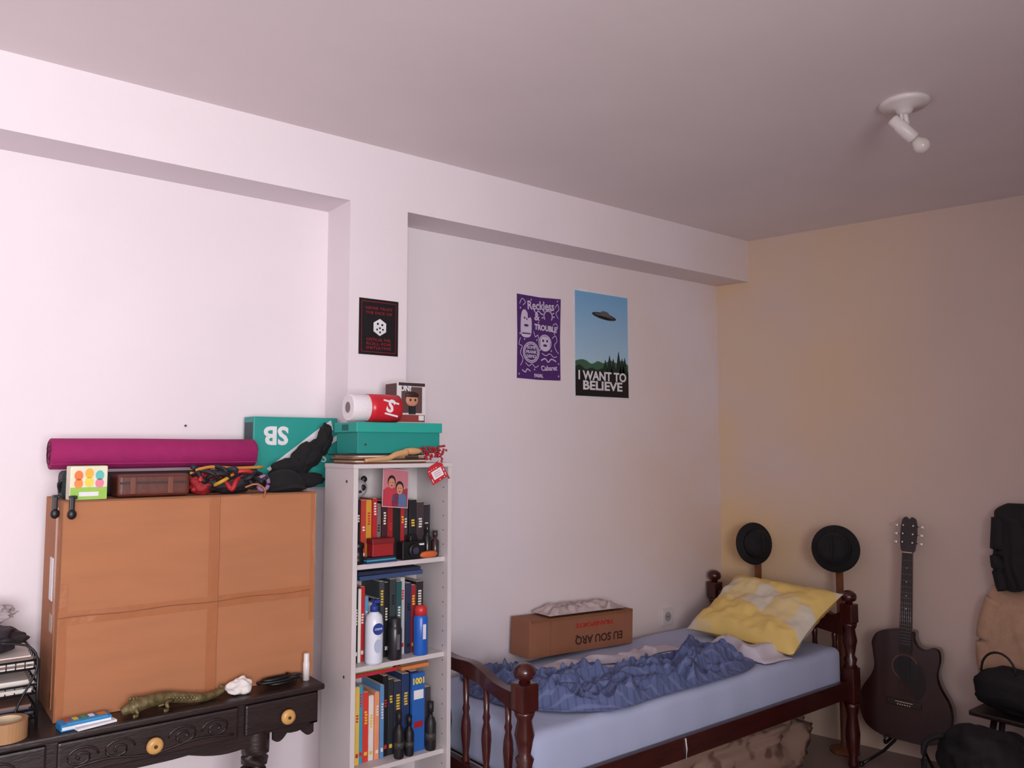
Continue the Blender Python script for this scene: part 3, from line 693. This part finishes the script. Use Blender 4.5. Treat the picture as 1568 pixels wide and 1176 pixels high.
def clothmat(name,c1,c2,c3,sx,sy,rough=.9,lo=.80,hi=.88,rot=.35,k2=1.):
    m=bpy.data.materials.new(name);m.use_nodes=True;N=m.node_tree.nodes;Lk=m.node_tree.links
    tc=N.new('ShaderNodeTexCoord');mp=N.new('ShaderNodeMapping');mp.inputs['Rotation'].default_value=(0,0,rot)
    Lk.new(tc.outputs['Object'],mp.inputs[0])
    def stripes(axis,sc_):
        w=N.new('ShaderNodeTexWave');w.bands_direction=axis;w.inputs['Scale'].default_value=sc_;w.inputs['Distortion'].default_value=.4;w.inputs['Detail'].default_value=1
        Lk.new(mp.outputs[0],w.inputs[0]);r=N.new('ShaderNodeValToRGB');r.color_ramp.elements[0].position=lo;r.color_ramp.elements[1].position=hi;Lk.new(w.outputs['Fac'],r.inputs[0]);return r.outputs[0]
    a=stripes('X',sx);b=stripes('Y',sy)
    x1=N.new('ShaderNodeMix');x1.data_type='RGBA';x1.inputs[6].default_value=col(c1);x1.inputs[7].default_value=col(c2);Lk.new(a,x1.inputs[0])
    mk=N.new('ShaderNodeMath');mk.operation='MULTIPLY';mk.inputs[1].default_value=k2;Lk.new(b,mk.inputs[0])
    x2=N.new('ShaderNodeMix');x2.data_type='RGBA';Lk.new(x1.outputs[2],x2.inputs[6]);x2.inputs[7].default_value=col(c3);Lk.new(mk.outputs[0],x2.inputs[0])
    Lk.new(x2.outputs[2],N['Principled BSDF'].inputs['Base Color']);N['Principled BSDF'].inputs['Roughness'].default_value=rough
    return m
SHT=mat('pale_blue_sheet',(182,192,222),.9,.05,4,.15,25)
mt=.552
o=O('mattress')
mx0,mx1,my0,my1=1.70,3.585,2.078,2.822
bm=bmesh.new();bmesh.ops.create_cube(bm,size=1)
for v in bm.verts: v.co=Vector(((mx0+mx1)/2+v.co.x*(mx1-mx0),(my0+my1)/2+v.co.y*(my1-my0),(.364+mt)/2+v.co.z*(mt-.364)))
bmesh.ops.bevel(bm,geom=bm.edges[:],offset=.035,segments=4,affect='EDGES',profile=.5)
bmesh.ops.subdivide_edges(bm,edges=[e for e in bm.edges if e.calc_length()>.3],cuts=40,use_grid_fill=True)
for v in bm.verts:
    n1=noise.noise(Vector((v.co.x*7,v.co.y*7,v.co.z*9)));v.co.z+=.005*n1*(1 if v.co.z>.45 else 0)
    if v.co.z<.52 and v.co.y<2.1: v.co.y+=.005*noise.noise(Vector((v.co.x*14,0,v.co.z*3)))
o.bmadd(bm,SHT,None,True);o.done()
BLN=clothmat('denim_blue_blanket',(92,104,146),(82,92,130),(116,128,166),11,11,rot=.5,lo=.82,hi=.92,k2=.6)
lowE=cat([(1.80,2.62,0),(1.80,2.36,0),(1.92,2.20,0),(2.08,2.085,0),(2.35,2.09,0),(2.62,2.085,0),(2.86,2.10,0),(3.02,2.15,0)],5)
upE=cat([(1.92,2.81,0),(2.04,2.78,0),(2.14,2.60,0),(2.30,2.46,0),(2.48,2.36,0),(2.66,2.42,0),(2.86,2.46,0),(3.0,2.38,0)],5)
def foldh(p,f,sd,wd=.16):
    q=Vector((p.x*f,p.y*f*1.1,sd));q=q+Vector((noise.noise(q*.7),noise.noise(q*.7+Vector((4,4,4))),0))*.8
    nn=noise.noise(q);return math.exp(-(nn/wd)**2)
def blank(u,v):
    k=u*(len(lowE)-1);i=min(int(k),len(lowE)-2);t=k-i
    a=lowE[i].lerp(lowE[i+1],t);b=upE[i].lerp(upE[i+1],t);p=a.lerp(b,v)
    e=min(1,9*min(u,1-u,v,1-v));e=e*e*(3-2*e)
    q=Vector((p.x*5,p.y*7,0))
    h=.010+e*(.048*foldh(p,4.6,0,.13)+.028*foldh(p,9.5,7,.13)+.012*foldh(p,18,3,.15)+.010+.02*noise.noise(q*.6))
    return (p.x+.03*noise.noise(q*1.1)+.01*noise.noise(q*3),p.y+(.03*noise.noise(q*.9+Vector((9,0,0)))+.012*noise.noise(q*3+Vector((1,2,3))))*(v if v>.2 else .2),mt+max(.012,h))
o=O('crumpled_blanket');o.grid(blank,220,90,BLN,th=.004);o.done()
SH2=mat('white_sheet',(206,200,210),.9,.04,5)
o=O('loose_sheet')
def sh(u,v):
    a=Vector((3.03,2.12,0)).lerp(Vector((3.20,2.09,0)),u);b=Vector((3.02,2.46,0)).lerp(Vector((3.17,2.49,0)),u)
    p=a.lerp(b,v);q=Vector((p.x*9,p.y*10,2));e=min(1,7*min(u,1-u,v,1-v))
    return (p.x+.02*noise.noise(q),p.y+.02*noise.noise(q+Vector((3,3,3))),mt+.009+e*(.045*foldh(p,7,2)+.01))
o.grid(sh,60,60,SH2,th=.004)
def sh2(u,v):
    p=Vector((2.25+.70*u,2.58-.10*u+.10*v+.03*math.sin(u*9),0));e=min(1,6*min(u,1-u,v,1-v))
    return (p.x,p.y,mt+.008+e*.02*foldh(p,8,5))
o.grid(sh2,80,24,SH2,th=.003);o.done()
PL=clothmat('yellow_check_pillow',(220,212,192),(232,202,120),(232,202,120),1.15,1.1,lo=.35,hi=.55,k2=.65,rot=.25)
def pillow(name,M,sx,sy,th,m):
    o=O(name);n=36
    def f(sign):
        def g(u,v):
            a=2*u-1;b=2*v-1
            k=(max(0,1-a**4))**.5*(max(0,1-b**4))**.5
            pinch=1-.07*(1-a*a)*abs(b)
            pin2=1-.07*(1-b*b)*abs(a)
            q=Vector((a*2.2,b*2.2,sign*2))
            return (a*sx/2*pin2,b*sy/2*pinch,sign*th/2*k*(1+.25*noise.noise(q))+.018*noise.noise(q*1.8)*k+.012*noise.noise(q*4)*k)
        return g
    o.grid(f(1),n,n,m,0,M);o.grid(f(-1),n,n,m,0,M);return o.done()
ax=Vector((-.08,-1,0)).normalized();ay=Vector((.83,-.07,.50)).normalized();az=ax.cross(ay).normalized();ay=az.cross(ax)
PMx=Matrix(((ax.x,ay.x,az.x,3.365),(ax.y,ay.y,az.y,2.36),(ax.z,ay.z,az.z,.698),(0,0,0,1)))
pillow('yellow_pillow',PMx,.63,.44,.13,PL)
o=O('moving_box')
CB3=mat('cardboard_dark',(150,98,72),.8,.1,5)
MB=T(2.54,2.80,mt+.016)@RY(2.2)
o.box((0,0,.08),(.64,.13,.16),CB3,MB,.002)
o.box((0,-.068,.155),(.62,.004,.012),CB2,MB);o.box((-.20,-.0655,.08),(.002,.002,.16),CB2,MB)
o.text('EU SOU ARQ',.05,cm((60,34,30)),MB@T(.10,-.0655,.05)@BACK@RZ(180),bold=.001,width=.30)
o.text('TRANSPORTE',.026,cm((176,44,40)),MB@T(.07,-.0655,.115)@BACK@RZ(180),bold=.001,width=.24)
o.done()
o=O('packing_paper')
def pp(u,v):
    q=Vector((u*5,v*2.5,4));e=min(1,7*min(u,1-u,v,1-v))
    return (2.34+.48*u,2.735+.13*v,mt+.196-.018*u+e*(.03*foldh(Vector((u*2,v,0)),3,4,.25)+.008*noise.noise(q*2)))
o.grid(pp,60,20,mat('paper_grey',(196,178,176),.85,.1),th=.002);o.done()
o=O('wall_outlet');o.b2((3.25,BY-.012,.555),(3.33,BY-.0005,.64),WP,.003);o.disc(0,0,.024,.002,cm((170,160,160)),T(3.29,BY-.012,.598)@BACK)
for s in(-.008,.008): o.disc(s,0,.003,.001,BLK,T(3.29,BY-.0145,.598)@BACK)
o.done()
def mott(name,a,b):
    m=bpy.data.materials.new(name);m.use_nodes=True;N=m.node_tree.nodes;Lk=m.node_tree.links
    tc=N.new('ShaderNodeTexCoord');v=N.new('ShaderNodeTexNoise');v.inputs['Scale'].default_value=14;v.inputs['Detail'].default_value=1
    r=N.new('ShaderNodeValToRGB');r.color_ramp.elements[0].position=.54;r.color_ramp.elements[1].position=.66;r.color_ramp.elements[0].color=col(a);r.color_ramp.elements[1].color=col(b)
    Lk.new(tc.outputs['Object'],v.inputs[0]);Lk.new(v.outputs['Fac'],r.inputs[0]);Lk.new(r.outputs[0],N['Principled BSDF'].inputs['Base Color']);N['Principled BSDF'].inputs['Roughness'].default_value=.9;return m
o=O('rolled_quilt');o.blob((2.90,2.33,.150),(.58,.20,.145),mott('quilt_print',(156,128,112),(112,84,70)),.22,2.5,5,power=.6,flat=.149,oc=3);o.done()
# ------------------------------------------------------------------ hats on wooden stands behind the headboard
HATM=mat('hat_felt',(20,19,22),.85,.25,20,.2,60)
PEG=mat('peg_wood',(120,70,42),.5,.2,12,stretch=(5,5,1))
def hat(name,x,y,z,r,yaw,dx=.02):
    o=O(name)
    o.lathe([(.07,0),(.07,.012),(.03,.02),(.018,.04),(.018,z-.03)],PEG,T(x,y,0),16)
    M=T(x-.03,y,z)@RZ(yaw)@RY(-84)
    o.lathe([(r*.99,-.004),(r,.0),(r*.97,.006),(r*.72,.008),(r*.66,.016),(r*.63,.05),(r*.55,.068),(r*.36,.078),(r*.1,.074)],HATM,M,36)
    o.lathe([(r*.675,.012),(r*.66,.03)],BLK,M,36)
    o.tube([tuple(Vector((t*r*.5,0,.078+.004*math.cos(t*2)))) for t in(-1,-.5,0,.5,1)],.006,HATM,8,M)
    return o.done()
hat('felt_hat',3.73,2.635,.972,.112,70)
hat('felt_hat',3.78,2.195,.985,.116,18)
# ------------------------------------------------------------------ guitar
o=O('acoustic_guitar')
gx=Vector((.222,-.975,0));gn=Vector((-.975,-.222,0))
G=Matrix(((gx.x,0,gn.x,3.80),(gx.y,0,gn.y,1.912),(0,1,0,.125),(0,0,0,1)))@RX(-4)@RZ(-2.2)
GB=mat('cherry_sunburst',(46,13,14),.3,.3,4,coat=.3);GS=mat('guitar_side',(36,14,12),.25,.2,6,coat=.5)
outl=cat([(0,0),(-.10,.005),(-.172,.045),(-.20,.125),(-.19,.20),(-.15,.27),(-.137,.32),(-.145,.38),(-.15,.43),(-.125,.475),(-.07,.495),(-.03,.50),(.028,.50),(.034,.465),(.05,.435),(.08,.425),(.112,.44),(.138,.43),(.144,.385),(.134,.32),(.15,.265),(.188,.20),(.198,.125),(.17,.045),(.10,.005)],4,True)
o.prism(outl,.10,GS,G,True,z0=-.10);o.prism([(p[0]*.985,p[1]*.985+.004) for p in outl],.002,GB,G,z0=0)
IV=cm((206,190,160))
o.disc(0,.335,.058,.0006,cm((120,84,64)),G,.002,36);o.disc(0,.335,.055,.0006,cm((70,30,26)),G,.0024,36);o.disc(0,.335,.05,.0006,BLK,G,.003,36)
o.prism(cat([(-.03,.30),(.055,.36),(.085,.31),(.09,.24),(.05,.19),(.02,.25)],4,True),.0015,mat('pickguard',(20,12,12),.3,.1),G,z0=.002)
DKW=mat('rosewood',(34,20,18),.4,.3,20,stretch=(6,1,6))
o.box((0,.17,.006),(.15,.028,.009),DKW,G,.003);o.box((0,.176,.012),(.075,.003,.004),IV,G)
for k in range(6): o.disc(-.026+k*.0104,.164,.003,.004,IV,G,.01,8)
o.prism([(-.028,.40),(.028,.40),(.0225,.865),(-.0225,.865)],.008,DKW,G,z0=.002)
o.prism([(-.026,.49),(.026,.49),(.0215,.865),(-.0215,.865)],.02,GS,G,z0=-.018)
for k in range(19):
    y=.865-.635*(1-2**(-(k+1)/12));o.box((0,y,.0108),(.05-.009*(y-.4)/.46,.0012,.0014),mat('fret_metal',(130,125,120),.3,.05,metal=.9),G)
for y in (.80,.735,.67,.61): o.disc(0,y-.006,.003,.0008,IV,G,.0102,10)
o.box((0,.867,.010),(.044,.005,.006),IV,G)
HM=G@T(0,.868,.004)@RX(-8)
o.prism(cat([(-.022,0),(-.033,.03),(-.036,.10),(-.030,.155),(-.012,.168),(0,.158),(.012,.168),(.030,.155),(.036,.10),(.033,.03),(.022,0)],3,True),.015,DKW,HM,z0=-.015)
CH=mat('chrome',(180,178,176),.2,.05,metal=1)
for s in(-1,1):
    for y in(.045,.085,.125):
        o.cyl(HM@Vector((s*.022,y,-.002)),HM@Vector((s*.022,y,.014)),.004,.004,CH,10)
        o.cyl(HM@Vector((s*.034,y,-.008)),HM@Vector((s*.05,y,-.008)),.0025,.0025,CH,8)
        o.box((s*.056,y,-.008),(.014,.016,.008),CH,HM,.003)
for k in range(6):
    x=(-.5+k/5);o.cyl(G@Vector((x*.052,.175,.0145)),G@Vector((x*.036,.867,.0145)),.0006,.0006,CH,4)
o.done()
o=O('guitar_stand')
SB=mat('black_metal',(20,20,22),.35,.1)
def gp(a,b,c): return Vector((3.80,1.905,0))+gx*a+gn*b+Vector((0,0,c))
for s in(-1,1):
    o.tube([gp(0,-.125,.30),gp(s*.06,-.06,.10),gp(s*.17,.10,.012)],.007,SB,8,sm=3);o.tube([gp(s*.045,-.12,.13),gp(s*.075,-.07,.108),gp(s*.08,.025,.108),gp(s*.08,.03,.14)],.007,SB,8,sm=4)
    o.blob(gp(s*.17,.10,.013),(.016,.016,.012),SB,0,1,2)
o.tube([gp(0,-.135,.45),gp(0,-.135,.30),gp(0,-.13,.13)],.008,SB,8);o.tube([gp(-.08,-.115,.11),gp(.08,-.115,.11)],.007,SB,8)
o.done()
# ------------------------------------------------------------------ hanging clothes (right)
JK=mat('jacket_nylon',(18,17,22),.75,.3,14,.3,30);CR=mat('cream_knit',(196,160,132),.95,.08,30,.3,120)
wn=Vector((-.975,-.222,0));wt=Vector((.222,-.975,0))
def hang(name,base_y,w,z0,z1,th,m,seed,taper,d0=0):
    o=O(name);n1,n2=44,50
    base=Vector((wx(base_y)-.02-d0,base_y,0))
    def g(side):
        def f(u,v):
            a=2*u-1;z=z0+(z1-z0)*v
            ww=w/2*taper(v)
            prof=math.sqrt(max(0,1-a*a))
            fold=.18*noise.noise(Vector((a*3.5,v*1.2,seed)))+.08*noise.noise(Vector((a*9,v*3,seed)))
            off=(th*prof*(1+fold*1.6)*side*.5+.5*th)*(.35+.65*min(1,(1-v)*6))
            if side<0: off=.006
            p=base+wt*(a*ww+.01*math.sin(v*9+seed))+wn*max(off,.004);return (p.x,p.y,z+.015*math.sin(a*5+seed)*(1-v))
        return f
    o.grid(g(1),n1,n2,m);o.grid(g(-1),n1,n2,m);return o
def tj(v): return .86+.1*math.sin(v*3)-(.55*max(0,v-.88)/.12)**2*.9
o=hang('hanging_jacket',1.405,.36,.865,1.235,.12,JK,2,tj)
b0=Vector((wx(1.53)-.05,1.53,0))
o.tube([b0+Vector((-.03,.0,1.17)),b0+Vector((-.05,.008,1.0)),b0+Vector((-.05,.0,.90)),b0+Vector((-.05,-.01,.85))],lambda t:.038-.01*t,JK,12,sm=5)
o.cyl((wx(1.4)-.001,1.4,1.245),(wx(1.4)-.08,1.385,1.25),.008,.008,PEG,10);o.done()
o=hang('cream_sweater',1.44,.46,.42,.86,.11,CR,5,lambda v:.98-.25*v)
b1=Vector((wx(1.60)-.06,1.60,0))
o.tube([b1+Vector((0,-.04,.80)),b1+Vector((-.01,-.005,.68)),b1+Vector((-.01,.01,.55)),b1+Vector((0,.005,.44))],lambda t:.05-.008*t,CR,14,sm=5)
o.done()
o=O('black_handbag')
hb=Vector((3.88,1.45,.44))
o.blob(hb,(.06,.17,.095),JK,.12,2,4,power=.8,seed=3)
o.tube([hb+Vector((-.03,.07*math.cos(a*.45)+.06,.07+.09*math.sin(a*.45))) for a in range(0,8)],.005,BLK,8,sm=2)
o.done()
o=O('clothes_stool')
for dx,dy in((-.1,-.13),(-.1,.12),(.07,-.13),(.03,.12)): o.cyl((3.93+dx,1.46+dy,0),(3.95+dx*.7,1.46+dy*.7,.32),.013,.013,DW,10)
o.b2((3.80,1.30,.318),(3.99,1.62,.34),DW,.006);o.done()
o=O('backpack')
o.blob((3.62,1.47,.175),(.19,.18,.175),JK,.2,1.7,5,seed=7,flat=.172,oc=2)
o.tube([(3.52,1.60,.30),(3.48,1.66,.26),(3.47,1.66,.14),(3.52,1.66,.03)],.012,JK,8,sm=5)
o.done()
# ------------------------------------------------------------------ camera & light
f=1225.3;h=93.4;p=math.atan(h/f)
cam=bpy.data.objects.new('camera',bpy.data.cameras.new('camera'));sc.collection.objects.link(cam);sc.camera=cam
cam.location=(0,0,1.5);cam.rotation_euler=(math.pi/2+p,0,math.radians(52.10-90))
cam.data.sensor_width=36;cam.data.lens=36*f/1568;cam.data.clip_start=.02
w=bpy.data.worlds.new('world');sc.world=w;w.use_nodes=True
bg=w.node_tree.nodes['Background'];bg.inputs[0].default_value=(.8,.87,1,1);bg.inputs[1].default_value=1.0
ld=bpy.data.lights.new('window_light','AREA');ld.shape='RECTANGLE';ld.size=wx1-wx0-.1;ld.size_y=wz1-wz0-.1;ld.energy=80;ld.color=(1,.968,.985);ld.spread=math.radians(122)
lo=bpy.data.objects.new('window_light',ld);sc.collection.objects.link(lo);lo.location=((wx0+wx1)/2,YR+.03,(wz0+wz1)/2)
lo.rotation_euler=(math.radians(90+5),0,math.radians(2))
